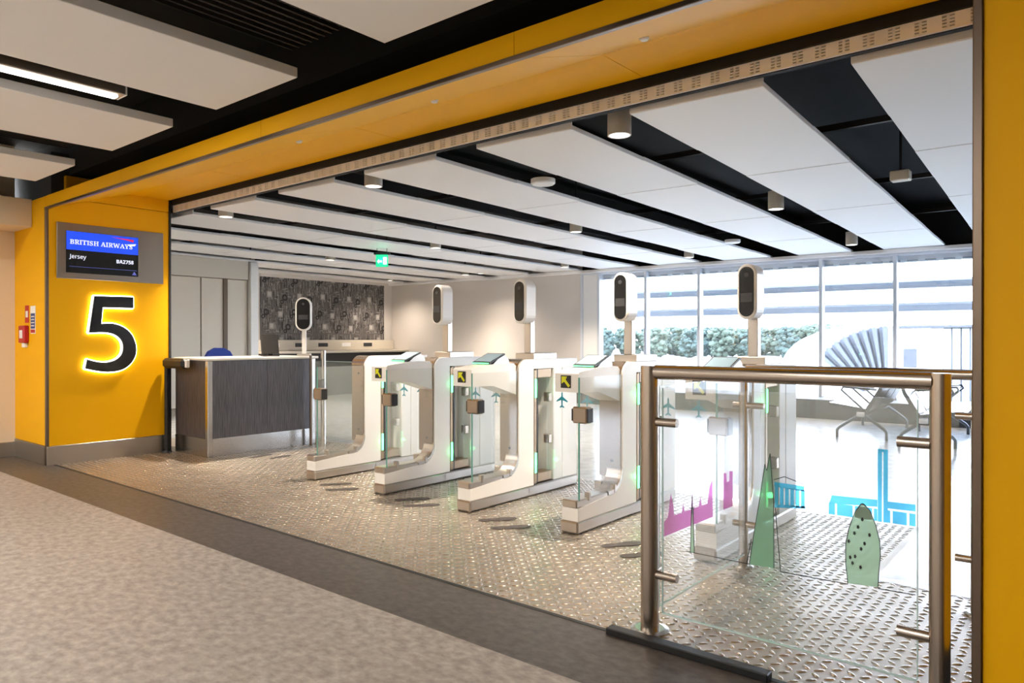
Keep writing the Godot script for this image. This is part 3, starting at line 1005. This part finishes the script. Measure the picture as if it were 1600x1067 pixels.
func build_railing() -> void:
	M.steel_tube = mat(rgb8(186, 174, 163), 0.27, 1.0)
	var Zf := -2.915
	var R := thing("glass_railing", "steel and glass railing with printed city skyline beside the yellow pillar", "railing", Vector3(-1.0, 0, -3.5))
	var p1 := post_with_base(R, "left front steel railing post with round floor flange", Vector3(-1.58, 0, Zf), 0.041)
	var p2 := post_with_base(R, "thick right front steel railing post beside the yellow pillar", Vector3(-0.437, 0, Zf), 0.034)
	var p3 := post_with_base(R, "slim rear steel railing post by the fifth gate", Vector3(-1.60, 0, -4.07), 0.027, 1.16)
	var p4 := post_with_base(R, "rear steel railing post at the right wall edge", Vector3(-0.455, 0, -4.07), 0.027, 1.16)
	for y in [0.26, 0.948]:
		cyl("glass_bracket", Vector3(0.03, y, 0.0), Vector3(0.135, y, 0.0), 0.02, M.steel_tube, p1)
		cyl("glass_bracket", Vector3(-0.03, y, 0.0), Vector3(-0.135, y, 0.0), 0.02, M.steel_tube, p2)
		cyl("glass_bracket", Vector3(-0.06, y - 0.01, 0.0), Vector3(0.12, y - 0.01, 0.0), 0.018, M.steel_tube, p3)
		cyl("glass_bracket", Vector3(-0.02, y, 0.0), Vector3(-0.09, y, 0.0), 0.018, M.steel_tube, p4)
		cyl("glass_bracket", Vector3(0.0, y, -0.03), Vector3(0.0, y, -0.10), 0.018, M.steel_tube, p1)
	# handrails
	var h := part_at(R, "handrail", "front steel handrail tube between the two front posts", Vector3(-1.58, 1.172, Zf))
	cyl("rail_tube", Vector3(0.03, 0, 0), Vector3(1.12, 0, 0), 0.032, M.steel_tube, h, 28)
	var h2 := part_at(R, "handrail", "rear steel handrail tube ending at the right wall", Vector3(-1.60, 1.148, -4.07))
	cyl("rail_tube", Vector3(0.02, 0, 0), Vector3(1.14, 0, 0), 0.026, M.steel_tube, h2, 24)
	# front glass with printed skyline
	var g := part_at(R, "glass_panel", "front railing glass printed with green towers and a blue bridge", Vector3(-1.02, 0.095, Zf))
	box("sheet", Vector3(-0.495, 0, -0.005), Vector3(0.512, 1.01, 0.005), M.glass, g, 0.0)
	box("sheet_edge", Vector3(-0.498, 0, -0.006), Vector3(-0.495, 1.01, 0.006), M.rail_edge, g, 0.0)
	box("sheet_edge", Vector3(0.512, 0, -0.006), Vector3(0.515, 1.01, 0.006), M.rail_edge, g, 0.0)
	box("sheet_edge", Vector3(-0.495, -0.004, -0.006), Vector3(0.512, 0, 0.006), M.rail_edge, g, 0.0)
	var o := Vector3(1.02, -0.095, 0)
	var Z := Vector3(0, 0, 1)
	var f := 0.0065
	# gherkin-shaped tower
	dec(g, "tower_print", M.gherkin_green, o, f, poly([-0.738, 0.396, -0.746, 0.471, -0.746, 0.545, -0.735, 0.604, -0.714, 0.67, -0.693, 0.704, -0.683, 0.705, -0.662, 0.683, -0.642, 0.631, -0.629, 0.577, -0.626, 0.523, -0.632, 0.455, -0.634, 0.404]), true)
	var sp := mb()
	for q in [[-0.688, 0.646], [-0.703, 0.615], [-0.715, 0.59], [-0.663, 0.592], [-0.735, 0.556], [-0.68, 0.557], [-0.692, 0.535], [-0.713, 0.503], [-0.73, 0.496], [-0.722, 0.476], [-0.694, 0.466]]:
		var star := PackedVector2Array()
		for k in 10:
			star.append(Vector2(q[0], q[1]) + Vector2(0.0075 if k % 2 == 0 else 0.005, 0).rotated(TAU * k / 10.0) * Vector2(0.8, 1.2))
		prism(sp, star, o, Vector3.RIGHT, Vector3.UP, Z, f + 0.0012, f + 0.002)
	obj("spot_print", sp, M.print_dark, g)
	# pointed glass tower
	dec(g, "tower_print", M.shard_green, o, f, poly([-1.118, 0.392, -1.103, 0.498, -1.076, 0.663, -1.054, 0.813, -1.047, 0.787, -1.033, 0.858, -1.018, 0.666, -1.017, 0.397]), true)
	var ln := mb()
	line2(ln, Vector2(-1.012, 0.642), Vector2(-0.991, 0.387), 0.003, o, f)
	line2(ln, Vector2(-1.129, 0.392), Vector2(-1.11, 0.498), 0.003, o, f)
	for q in [[-1.40, 0.394, -1.12, 0.393], [-0.99, 0.388, -0.738, 0.393], [-0.634, 0.399, -0.512, 0.403]]:
		line2(ln, Vector2(q[0], q[1]), Vector2(q[2], q[3]), 0.003, o, f)
	# slim broadcasting tower
	line2(ln, Vector2(-1.372, 0.56), Vector2(-1.371, 0.638), 0.003, o, f)
	line2(ln, Vector2(-1.379, 0.395), Vector2(-1.374, 0.59), 0.003, o, f)
	line2(ln, Vector2(-1.361, 0.395), Vector2(-1.367, 0.59), 0.003, o, f)
	line2(ln, Vector2(-1.382, 0.585), Vector2(-1.360, 0.585), 0.003, o, f)
	line2(ln, Vector2(-1.018, 0.753), Vector2(-0.976, 0.771), 0.003, o, f)
	line2(ln, Vector2(-0.976, 0.771), Vector2(-0.901, 0.75), 0.003, o, f)
	obj("outline_print", ln, M.print_dark, g)
	dec(g, "needle_print", M.gherkin_green, o, f, poly([-1.378, 0.395, -1.373, 0.59, -1.368, 0.59, -1.362, 0.395]), false)
	# colonnaded hall
	var hb := mb()
	prism(hb, poly([-1.016, 0.727, -1.016, 0.745, -0.90, 0.742, -0.899, 0.722]), o, Vector3.RIGHT, Vector3.UP, Z, f, f + 0.001)
	prism(hb, poly([-1.015, 0.642, -1.015, 0.654, -0.896, 0.664, -0.895, 0.655]), o, Vector3.RIGHT, Vector3.UP, Z, f, f + 0.001)
	for k in 6:
		var x := -1.014 + k * 0.0205
		prism(hb, poly([x, 0.654, x, 0.727, x + 0.014, 0.727, x + 0.014, 0.656]), o, Vector3.RIGHT, Vector3.UP, Z, f, f + 0.001)
	obj("hall_print", hb, M.bridge_blue, g)
	# bridge with one tall pylon
	var br := mb()
	prism(br, poly([-0.806, 0.690, -0.797, 0.722, -0.637, 0.727, -0.637, 0.700]), o, Vector3.RIGHT, Vector3.UP, Z, f - 0.0004, f)
	prism(br, poly([-0.602, 0.725, -0.512, 0.727, -0.512, 0.702, -0.602, 0.700]), o, Vector3.RIGHT, Vector3.UP, Z, f - 0.0004, f)
	for q in [[-0.636, -0.622], [-0.617, -0.602]]:
		prism(br, poly([q[0], 0.647, q[0], 0.905, q[1], 0.905, q[1], 0.647]), o, Vector3.RIGHT, Vector3.UP, Z, f - 0.0004, f)
	prism(br, poly([-0.636, 0.905, -0.636, 0.915, -0.602, 0.915, -0.602, 0.905]), o, Vector3.RIGHT, Vector3.UP, Z, f - 0.0004, f)
	for q in [[-0.808, -0.785], [-0.778, -0.722], [-0.714, -0.655], [-0.649, -0.637], [-0.602, -0.594], [-0.586, -0.540], [-0.532, -0.512]]:
		prism(br, poly([q[0], 0.648, q[0], 0.693, q[1], 0.693, q[1], 0.648]), o, Vector3.RIGHT, Vector3.UP, Z, f - 0.0004, f)
	obj("bridge_print", br, M.bridge_blue, g)
	# side glass with pink skyline
	var s := part_at(R, "glass_panel", "side railing glass printed with a pink skyline", Vector3(-1.57, 0.095, -3.49))
	box("sheet", Vector3(-0.005, 0, -0.51), Vector3(0.005, 1.01, 0.51), M.glass, s, 0.0)
	box("sheet_edge", Vector3(-0.006, 0, 0.51), Vector3(0.006, 1.01, 0.513), M.rail_edge, s, 0.0)
	box("sheet_edge", Vector3(-0.006, -0.004, -0.51), Vector3(0.006, 0, 0.51), M.rail_edge, s, 0.0)
	var pk := [-3.022, 0.405, -3.022, 0.472, -3.061, 0.489, -3.088, 0.593, -3.115, 0.529, -3.121, 0.484, -3.205, 0.481, -3.219, 0.523, -3.233, 0.482, -3.306, 0.478, -3.318, 0.558, -3.328, 0.478, -3.396, 0.478, -3.412, 0.522, -3.427, 0.476, -3.498, 0.474, -3.522, 0.558, -3.555, 0.587, -3.563, 0.393]
	var pm := mb()
	prism(pm, poly(pk), Vector3(0, -0.095, 3.49), Z, Vector3.UP, Vector3.RIGHT, 0.0055, 0.0065)
	obj("skyline_print", pm, M.pink, s)
	var pm2 := mb()
	prism(pm2, poly([-3.70, 0.405, -3.70, 0.60, -3.734, 0.597, -3.742, 0.545, -3.778, 0.547, -3.782, 0.60, -3.823, 0.595, -3.823, 0.402]), Vector3(0, -0.095, 3.49), Z, Vector3.UP, Vector3.RIGHT, 0.0055, 0.0065)
	obj("bridge_tower_print", pm2, M.pink, s)
	# rear glass
	var b := part_at(R, "glass_panel", "plain rear railing glass under the rear handrail", Vector3(-1.03, 0.095, -4.07))
	box("sheet", Vector3(-0.47, 0, -0.005), Vector3(0.50, 1.0, 0.005), M.glass, b, 0.0)
	box("sheet_edge", Vector3(-0.47, 1.0, -0.006), Vector3(0.50, 1.003, 0.006), M.rail_edge, b, 0.0)
	# black kerb piece at the foot of the railing
	var kb := box("kerb_strip", Vector3(-1.71, 0.0, -2.80), Vector3(-0.985, 0.032, -2.745), M.black, null, 0.004)
	tag(kb, "thick black rubber kerb strip on the floor before the railing", "kerb strip")

func part_at(parent: Node3D, called: String, label: String, at: Vector3) -> Node3D:
	var o := pivot(called, parent, at - parent.position)
	o.set_meta("label", label)
	return o

func dec(parent: Node, called: String, m: Material, o: Vector3, f: float, pts: PackedVector2Array, outline: bool) -> void:
	var st := mb()
	prism(st, pts, o, Vector3.RIGHT, Vector3.UP, Vector3(0, 0, 1), f, f + 0.001)
	obj(called, st, m, parent)
	if outline:
		var ol := mb()
		for i in pts.size() - 1:
			line2(ol, pts[i], pts[i + 1], 0.0026, o, f + 0.001)
		obj("outline", ol, M.print_dark, parent)

func line2(st: SurfaceTool, a: Vector2, b: Vector2, w: float, o: Vector3, f: float) -> void:
	var n := (b - a).orthogonal().normalized() * w * 0.5
	prism(st, PackedVector2Array([a + n, b + n, b - n, a - n]), o, Vector3.RIGHT, Vector3.UP, Vector3(0, 0, 1), f, f + 0.001)

# ------------------------------------------------------------------ desk
func build_desk_area() -> void:
	var d := thing("service_desk", "dark wood service desk with cream top and steel kick plate", "desk", Vector3(-7.69, 0, -4.04))
	box("carcass", Vector3(-0.76, 0.02, -1.40), Vector3(-0.02, 1.07, -0.02), M.dark_grey, d, 0.0)
	box("front_panel", Vector3(-0.02, 0.205, -0.735), Vector3(0.0, 1.075, -0.05), M.wood, d, 0.002)
	box("front_panel", Vector3(-0.02, 0.205, -1.36), Vector3(0.0, 1.075, -0.738), M.wood, d, 0.002)
	box("end_panel", Vector3(-0.76, 0.205, -0.02), Vector3(-0.05, 1.075, 0.0), M.wood, d, 0.002)
	box("kick_plate", Vector3(-0.018, 0.0, -1.36), Vector3(0.004, 0.203, -0.05), M.steel_bright, d, 0.002)
	box("kick_plate", Vector3(-0.76, 0.0, -0.018), Vector3(-0.05, 0.203, 0.004), M.steel_bright, d, 0.002)
	box("corner_post", Vector3(-0.052, 0.0, -0.052), Vector3(0.008, 1.078, 0.008), M.steel_bright, d, 0.006)
	box("corner_post", Vector3(-0.052, 0.0, -1.41), Vector3(0.008, 1.078, -1.36), M.steel_bright, d, 0.006)
	box("worktop", Vector3(-0.77, 1.079, -1.45), Vector3(0.02, 1.108, 0.02), M.desk_top, d, 0.006)
	# monitor standing on the desk, turned away
	var m := thing("monitor", "black monitor seen from behind on the desk", "monitor", Vector3(-8.02, 1.108, -5.02), deg_to_rad(-110.0))
	var st := mb()
	prism(st, poly([-0.05, 0.03, 0.02, 0.03, 0.09, 0.25, 0.03, 0.27]), Vector3.ZERO, Vector3(0, 0, 1), Vector3.UP, Vector3.RIGHT, -0.10, 0.10)
	obj("screen_body", st, M.rubber, m)
	box("stand", Vector3(-0.03, 0.012, -0.02), Vector3(0.03, 0.06, 0.02), M.black, m, 0.004)
	box("foot", Vector3(-0.10, 0.0, -0.08), Vector3(0.10, 0.012, 0.08), M.black, m, 0.004)
	# office chair behind the desk
	var c := thing("office_chair", "blue upholstered office chair behind the desk", "chair", Vector3(-8.86, 0, -4.92), deg_to_rad(90.0))
	var bs := mb()
	prism(bs, poly([-0.22, 0.58, 0.22, 0.58, 0.235, 0.85, 0.21, 1.05, 0.14, 1.16, 0.05, 1.205, -0.05, 1.205, -0.14, 1.16, -0.21, 1.05, -0.235, 0.85]), Vector3(0, 0, -0.22), Vector3.RIGHT, Vector3.UP, Vector3(0, 0, 1), -0.04, 0.04)
	obj("backrest", bs, M.blue_fabric, c)
	box("seat", Vector3(-0.24, 0.44, -0.22), Vector3(0.24, 0.52, 0.24), M.blue_fabric, c, 0.03)
	cyl("gas_post", Vector3(0, 0.08, 0), Vector3(0, 0.44, 0), 0.03, M.black, c, 12)
	box("back_bar", Vector3(-0.03, 0.46, -0.30), Vector3(0.03, 0.75, -0.26), M.black, c, 0.004)
	for k in 5:
		var a := TAU * k / 5.0
		var arm := cyl("base_arm", Vector3(0, 0.09, 0), Vector3(cos(a) * 0.27, 0.06, sin(a) * 0.27), 0.018, M.black, c, 10)
		cyl("castor", Vector3(cos(a) * 0.27 - 0.012, 0.03, sin(a) * 0.27), Vector3(cos(a) * 0.27 + 0.012, 0.03, sin(a) * 0.27), 0.03, M.black, arm, 12)
	# camera tower on the desk end, turned towards the concourse
	var tw := thing("camera_tower", "camera tower on the right end of the dark desk", "camera tower", Vector3(-7.85, 1.108, -5.40), deg_to_rad(48.0), "camera towers of the boarding gates")
	box("plinth", Vector3(-0.08, 0.0, -0.08), Vector3(0.08, 0.03, 0.08), M.steel, tw, 0.004)
	box("post", Vector3(-0.025, 0.03, -0.025), Vector3(0.025, 0.45, 0.025), M.gate_white, tw, 0.004)
	tower_head(tw, 0.195, 0.425, 0.53, 0.09)
	# black belt barrier beside the pillar
	var bb := thing("belt_barrier", "black belt barrier post with wide black head beside yellow pillar", "barrier", Vector3(-8.43, 0, -3.93))
	cyl("post", Vector3(0, 0.02, 0), Vector3(0, 1.0, 0), 0.028, M.black, bb, 16)
	var fl := mb()
	lathe(fl, [Vector2(0.0, 0.03), Vector2(0.045, 0.025), Vector2(0.055, 0.0)], Vector3.ZERO, 24)
	obj("base", fl, M.black, bb)
	box("head", Vector3(-0.03, 0.985, -0.05), Vector3(0.46, 1.10, 0.05), M.black, bb, 0.03)
	box("end_clip", Vector3(0.465, 1.0, -0.02), Vector3(0.505, 1.09, 0.02), M.white, bb, 0.006)
	# staff gate of glass between desk and first pedestal
	var sgt := thing("staff_gate", "glass staff gate with steel post and black lock beside the desk", "gate", Vector3(-7.38, 0, -5.35))
	cyl("post", Vector3(0, 0.0, 0), Vector3(0, 1.18, 0), 0.03, M.steel_bright, sgt, 20)
	cyl("post", Vector3(-0.23, 0.0, 0.02), Vector3(-0.23, 1.12, 0.02), 0.018, M.steel_dark, sgt, 16)
	box("lock_box", Vector3(0.0, 0.66, 0.03), Vector3(0.075, 0.83, 0.085), M.black, sgt, 0.006)
	var lf := box("glass_leaf", Vector3(0.04, 0.14, -0.005), Vector3(1.35, 1.05, 0.005), M.glass, sgt, 0.0)
	box("leaf_edge", Vector3(0.04, 1.05, -0.006), Vector3(1.35, 1.054, 0.006), M.rail_edge, lf, 0.0)
	box("glass_infill", Vector3(-0.21, 0.14, 0.01), Vector3(-0.035, 1.05, 0.018), M.glass, sgt, 0.0)
	# service counter under the printed wall
	var k := thing("service_counter", "long low counter with sockets under the printed wall", "counter", Vector3(-14.56, 0, -10.6), 0.03)
	box("upstand", Vector3(0.0, 1.06, -2.2), Vector3(0.06, 1.30, 1.9), M.panel_wall, k, 0.004)
	box("top", Vector3(0.0, 1.0, -2.5), Vector3(0.6, 1.05, 1.95), M.panel_wall, k, 0.006)
	box("front", Vector3(0.02, 0.0, -2.4), Vector3(0.52, 0.99, 1.9), M.black, k, 0.0)
	for z in [1.45, 0.75, 0.1, -0.6, -1.3]:
		box("socket", Vector3(0.06, 1.14, z - 0.14), Vector3(0.07, 1.23, z + 0.14), M.dark_grey if int(absf(z) * 10) % 2 else M.raft, k, 0.003)

# ------------------------------------------------------------------ sign wall
func build_sign_wall() -> void:
	var X := -8.5
	# screen in a steel frame
	var s := thing("flight_display", "blue and black flight screen set in a brushed steel panel", "display", Vector3(X + 0.002, 1.96, -3.36))
	box("steel_panel", Vector3(0, 0.005, -0.555), Vector3(0.018, 0.598, 0.555), M.steel_panel, s, 0.004)
	var scr := box("screen", Vector3(0.018, 0.07, -0.27), Vector3(0.022, 0.515, 0.47), M.black_gloss, s, 0.001)
	box("blue_band", Vector3(0.022, 0.315, -0.266), Vector3(0.0232, 0.512, 0.466), glow(rgb8(20, 70, 225), 0.9), scr, 0.0)
	var wt := glow(rgb8(225, 232, 255), 0.85)
	var bs := Basis(Vector3(0, 0, -1), Vector3.UP, Vector3.RIGHT)
	lettering("heading", "BRITISH AIRWAYS", 0.068, wt, scr, Vector3(0.0236, 0.40, 0.435), bs, true, 600)
	lettering("destination", "Jersey", 0.06, wt, scr, Vector3(0.0236, 0.245, 0.435), bs)
	lettering("flight_number", "BA2758", 0.054, wt, scr, Vector3(0.0236, 0.225, -0.03), bs, false, 600)
	var rb := mb()
	prism(rb, poly([0.0, 0.020, 0.24, 0.010, 0.235, -0.016, 0.17, -0.002]), Vector3(0.0236, 0.472, 0.02), Vector3(0, 0, -1), Vector3.UP, Vector3.RIGHT, 0.0, 0.001)
	obj("ribbon_mark", rb, glow(rgb8(200, 20, 50), 0.9), scr)
	var rb2 := mb()
	prism(rb2, poly([0.0, 0.0, 0.10, 0.014, 0.085, -0.012, 0.035, -0.014]), Vector3(0.0236, 0.425, -0.145), Vector3(0, 0, -1), Vector3.UP, Vector3.RIGHT, 0.0, 0.001)
	obj("ribbon_mark", rb2, wt, scr)
	var ln := mb()
	bx(ln, Vector3(0.022, 0.135, -0.25), Vector3(0.023, 0.139, 0.44))
	prism(ln, poly([0.0, 0.0, 0.05, 0.0, 0.025, 0.04]), Vector3(0.022, 0.085, -0.20), Vector3(0, 0, -1), Vector3.UP, Vector3.RIGHT, 0.0, 0.001)
	obj("footer_line", ln, glow(rgb8(90, 100, 190), 0.4), scr)
	# numeral with halo light
	var f := thing("gate_numeral", "large black numeral 5 with white halo light on yellow wall", "numeral", Vector3(X, 0.96, -3.33))
	var raw := [3.156, 1.79, 3.562, 1.796, 3.562, 1.671, 3.241, 1.669, 3.225, 1.489, 3.346, 1.493, 3.466, 1.449, 3.553, 1.359, 3.593, 1.23, 3.579, 1.12, 3.518, 1.029, 3.423, 0.974, 3.296, 0.96, 3.18, 0.975, 3.064, 1.004, 3.083, 1.103, 3.18, 1.074, 3.279, 1.066, 3.372, 1.091, 3.435, 1.15, 3.452, 1.231, 3.435, 1.304, 3.38, 1.362, 3.304, 1.39, 3.213, 1.396, 3.102, 1.389]
	var p := PackedVector2Array()
	for i in range(0, raw.size(), 2):
		p.append(Vector2(raw[i] - 3.33, raw[i + 1] - 0.96))
	# soften the curved run of the outline
	var sm := PackedVector2Array()
	var n := p.size()
	for i in n:
		var a := p[i]; var b := p[(i + 1) % n]
		sm.append(a)
		if (i >= 4 and i <= 13) or (i >= 15 and i <= 24):
			var pa := p[i - 1]; var pb := p[(i + 2) % n]
			if i == 4 or i == 15: pa = a
			if i == 13 or i == 24: pb = b
			for tt in [0.33, 0.66]:
				sm.append(a.cubic_interpolate(b, pa, pb, tt))
	var Zm := Vector3(0, 0, -1)
	var fs := mb()
	prism(fs, sm, Vector3.ZERO, Zm, Vector3.UP, Vector3.RIGHT, 0.035, 0.055)
	obj("face", fs, M.black_gloss, f)
	var hs := mb()
	var grown: Array = Geometry2D.offset_polygon(sm, 0.013, Geometry2D.JOIN_ROUND)
	prism(hs, grown[0], Vector3.ZERO, Zm, Vector3.UP, Vector3.RIGHT, 0.014, 0.034)
	obj("halo", hs, glow(rgb8(255, 252, 240), 5.0), f)
	for q in [Vector2(-0.13, 0.62), Vector2(0.08, 0.77), Vector2(0.2, 0.3), Vector2(-0.1, 0.09), Vector2(0.1, 0.5)]:
		var l := OmniLight3D.new()
		l.name = "halo_light"
		l.light_color = rgb8(255, 250, 236)
		l.light_energy = 0.006
		l.light_size = 0.01
		l.shadow_enabled = true
		l.position = Vector3(0.008, q.y, -q.x)
		f.add_child(l)

# ------------------------------------------------------------------ seats
func build_seats() -> void:
	for side in 2:
		var lab: String = ["grey beam seats facing left, seen side on through the railing glass", "grey beam seats facing right, backing onto the other row"][side]
		var t := thing("beam_seating", lab, "seating", Vector3(-2.45 if side == 0 else -1.72, 0, -10.25), HALL_TURN + (0.0 if side == 0 else PI), "beam seating by the windows")
		if side == 1:
			t.position.z = -11.75
		for k in 3:
			var z := -0.05 - k * 0.62
			# seat and backrest profile in (x, y): faces -x
			var ss := mb()
			prism(ss, poly([-0.42, 0.44, -0.40, 0.465, -0.20, 0.44, 0.05, 0.40, 0.06, 0.36, -0.18, 0.395, -0.36, 0.425]), Vector3(0, 0, z), Vector3.RIGHT, Vector3.UP, Vector3(0, 0, 1), -0.56, 0.0)
			obj("seat", ss, M.seat_shell, t)
			var bk := mb()
			prism(bk, poly([0.04, 0.38, 0.20, 0.66, 0.28, 0.88, 0.31, 0.87, 0.24, 0.64, 0.09, 0.37]), Vector3(0, 0, z), Vector3.RIGHT, Vector3.UP, Vector3(0, 0, 1), -0.56, 0.0)
			obj("backrest", bk, M.seat_shell, t)
			var ar := mb()
			tube(ar, [Vector3(0.02, 0.40, z + 0.03), Vector3(-0.24, 0.64, z + 0.03), Vector3(-0.22, 0.68, z + 0.03), Vector3(0.19, 0.66, z + 0.03)], 0.014, 8)
			obj("armrest", ar, M.leg_metal, t)
		box("beam", Vector3(-0.04, 0.30, -1.92), Vector3(0.06, 0.37, 0.05), M.chrome, t, 0.006)
		for z in [-0.05, -1.70]:
			var lg := mb()
			tube(lg, [Vector3(0.0, 0.33, z), Vector3(-0.27, 0.14, z), Vector3(-0.30, 0.10, z), Vector3(-0.30, 0.0, z)], 0.02, 8)
			tube(lg, [Vector3(0.02, 0.33, z), Vector3(0.27, 0.14, z), Vector3(0.30, 0.10, z), Vector3(0.30, 0.0, z)], 0.02, 8)
			obj("leg_frame", lg, M.leg_metal, t)

# ------------------------------------------------------------------ floor prints
func shoe(flip: float) -> PackedVector2Array:
	var a := [0.0, 0.145, 0.03, 0.135, 0.048, 0.09, 0.05, 0.04, 0.036, -0.03, 0.036, -0.10, 0.022, -0.138, 0.0, -0.145, -0.022, -0.138, -0.034, -0.10, -0.03, -0.03, -0.042, 0.04, -0.042, 0.09, -0.026, 0.132]
	var p := PackedVector2Array()
	for i in range(0, a.size(), 2):
		p.append(Vector2(a[i] * flip, a[i + 1]))
	return p

func build_footprints() -> void:
	var sets := [[-7.33, -4.47, -7.10, -4.57, 0.15, "before the service desk"], [-5.37, -4.03, -5.15, -3.93, -0.68, "between the first and second gate"], [-4.38, -4.05, -4.165, -3.95, -0.68, "between the second and third gate"], [-3.405, -3.99, -3.195, -3.885, -0.68, "between the third and fourth gate"], [-2.37, -4.01, -2.17, -3.90, -0.58, "left of the steel railing post"]]
	for s in sets:
		for k in 2:
			var st := mb()
			prism(st, shoe(1.0 if k else -1.0), Vector3.ZERO, Vector3.RIGHT, Vector3(0, 0, -1), Vector3.UP, 0.0015, 0.0052)
			var o := obj("footprint_sticker", st, M.footprint)
			o.position = Vector3(s[k * 2], 0, s[k * 2 + 1])
			o.rotation.y = s[4]
			tag(o, "%s dark footprint sticker on the floor %s" % [["left", "right"][k], s[5]], "sticker", "footprint stickers")

# ------------------------------------------------------------------ small things
func build_small_things() -> void:
	# exit sign hanging from the rafts
	var e := thing("exit_sign", "green lit exit sign hanging below the ceiling rafts", "sign", Vector3(-9.07, 2.50, -7.72), deg_to_rad(40.0))
	box("housing", Vector3(-0.13, 0.20, -0.03), Vector3(0.13, 0.235, 0.03), M.black, e, 0.004)
	var pl := box("lit_panel", Vector3(-0.10, 0.0, -0.006), Vector3(0.10, 0.20, 0.006), glow(rgb8(30, 200, 140), 0.8), e, 0.002)
	var wm := glow(rgb8(235, 255, 245), 1.2)
	box("door_mark", Vector3(0.02, 0.04, 0.006), Vector3(0.08, 0.16, 0.008), wm, pl, 0.0)
	var ar := mb()
	prism(ar, poly([-0.08, 0.09, -0.05, 0.13, -0.05, 0.105, 0.0, 0.105, 0.0, 0.075, -0.05, 0.075, -0.05, 0.05]), Vector3(0, 0, 0.006), Vector3.RIGHT, Vector3.UP, Vector3(0, 0, 1), 0.0, 0.002)
	obj("arrow_mark", ar, wm, pl)
	var l := OmniLight3D.new()
	l.name = "sign_light"
	l.light_color = rgb8(60, 220, 170)
	l.light_energy = 0.03
	l.light_size = 0.05
	l.shadow_enabled = true
	l.position = Vector3(0, 0.1, 0.06)
	e.add_child(l)
	for x in [-0.08, 0.08]:
		cyl("hanger", Vector3(x, 0.235, 0), Vector3(x, 0.6, 0), 0.004, M.black, e, 6)
	# call point and notices on the pillar front
	var c := thing("fire_call_point", "red fire call point box on the narrow yellow pillar face", "call point", Vector3(-9.13, 1.28, -2.72))
	box("box", Vector3(-0.09, 0, 0), Vector3(0.09, 0.19, 0.05), M.red, c, 0.008)
	box("window", Vector3(-0.045, 0.05, 0.05), Vector3(0.045, 0.14, 0.054), M.white, c, 0.003)
	box("base", Vector3(-0.05, -0.05, 0), Vector3(0.05, 0.0, 0.03), M.white, c, 0.004)
	var n1 := thing("notice", "small red notice above the fire call point", "notice", Vector3(-9.1, 1.50, -2.72))
	box("plate", Vector3(-0.06, 0, 0), Vector3(0.06, 0.19, 0.004), M.red, n1, 0.001)
	box("pictogram", Vector3(-0.035, 0.06, 0.004), Vector3(0.035, 0.13, 0.005), M.white, n1, 0.0)
	var n2 := thing("notice", "white and blue notice plate beside the red one", "notice", Vector3(-8.91, 1.38, -2.72))
	box("plate", Vector3(-0.075, 0, 0), Vector3(0.075, 0.30, 0.004), M.white, n2, 0.001)
	box("blue_field", Vector3(-0.065, 0.055, 0.004), Vector3(0.065, 0.22, 0.005), M.sign_blue, n2, 0.0)
	box("red_field", Vector3(-0.065, 0.01, 0.004), Vector3(0.065, 0.045, 0.005), M.red, n2, 0.0)
	for k in 4:
		box("text_line", Vector3(-0.05, 0.08 + k * 0.033, 0.005), Vector3(0.045, 0.092 + k * 0.033, 0.0058), M.white, n2, 0.0)
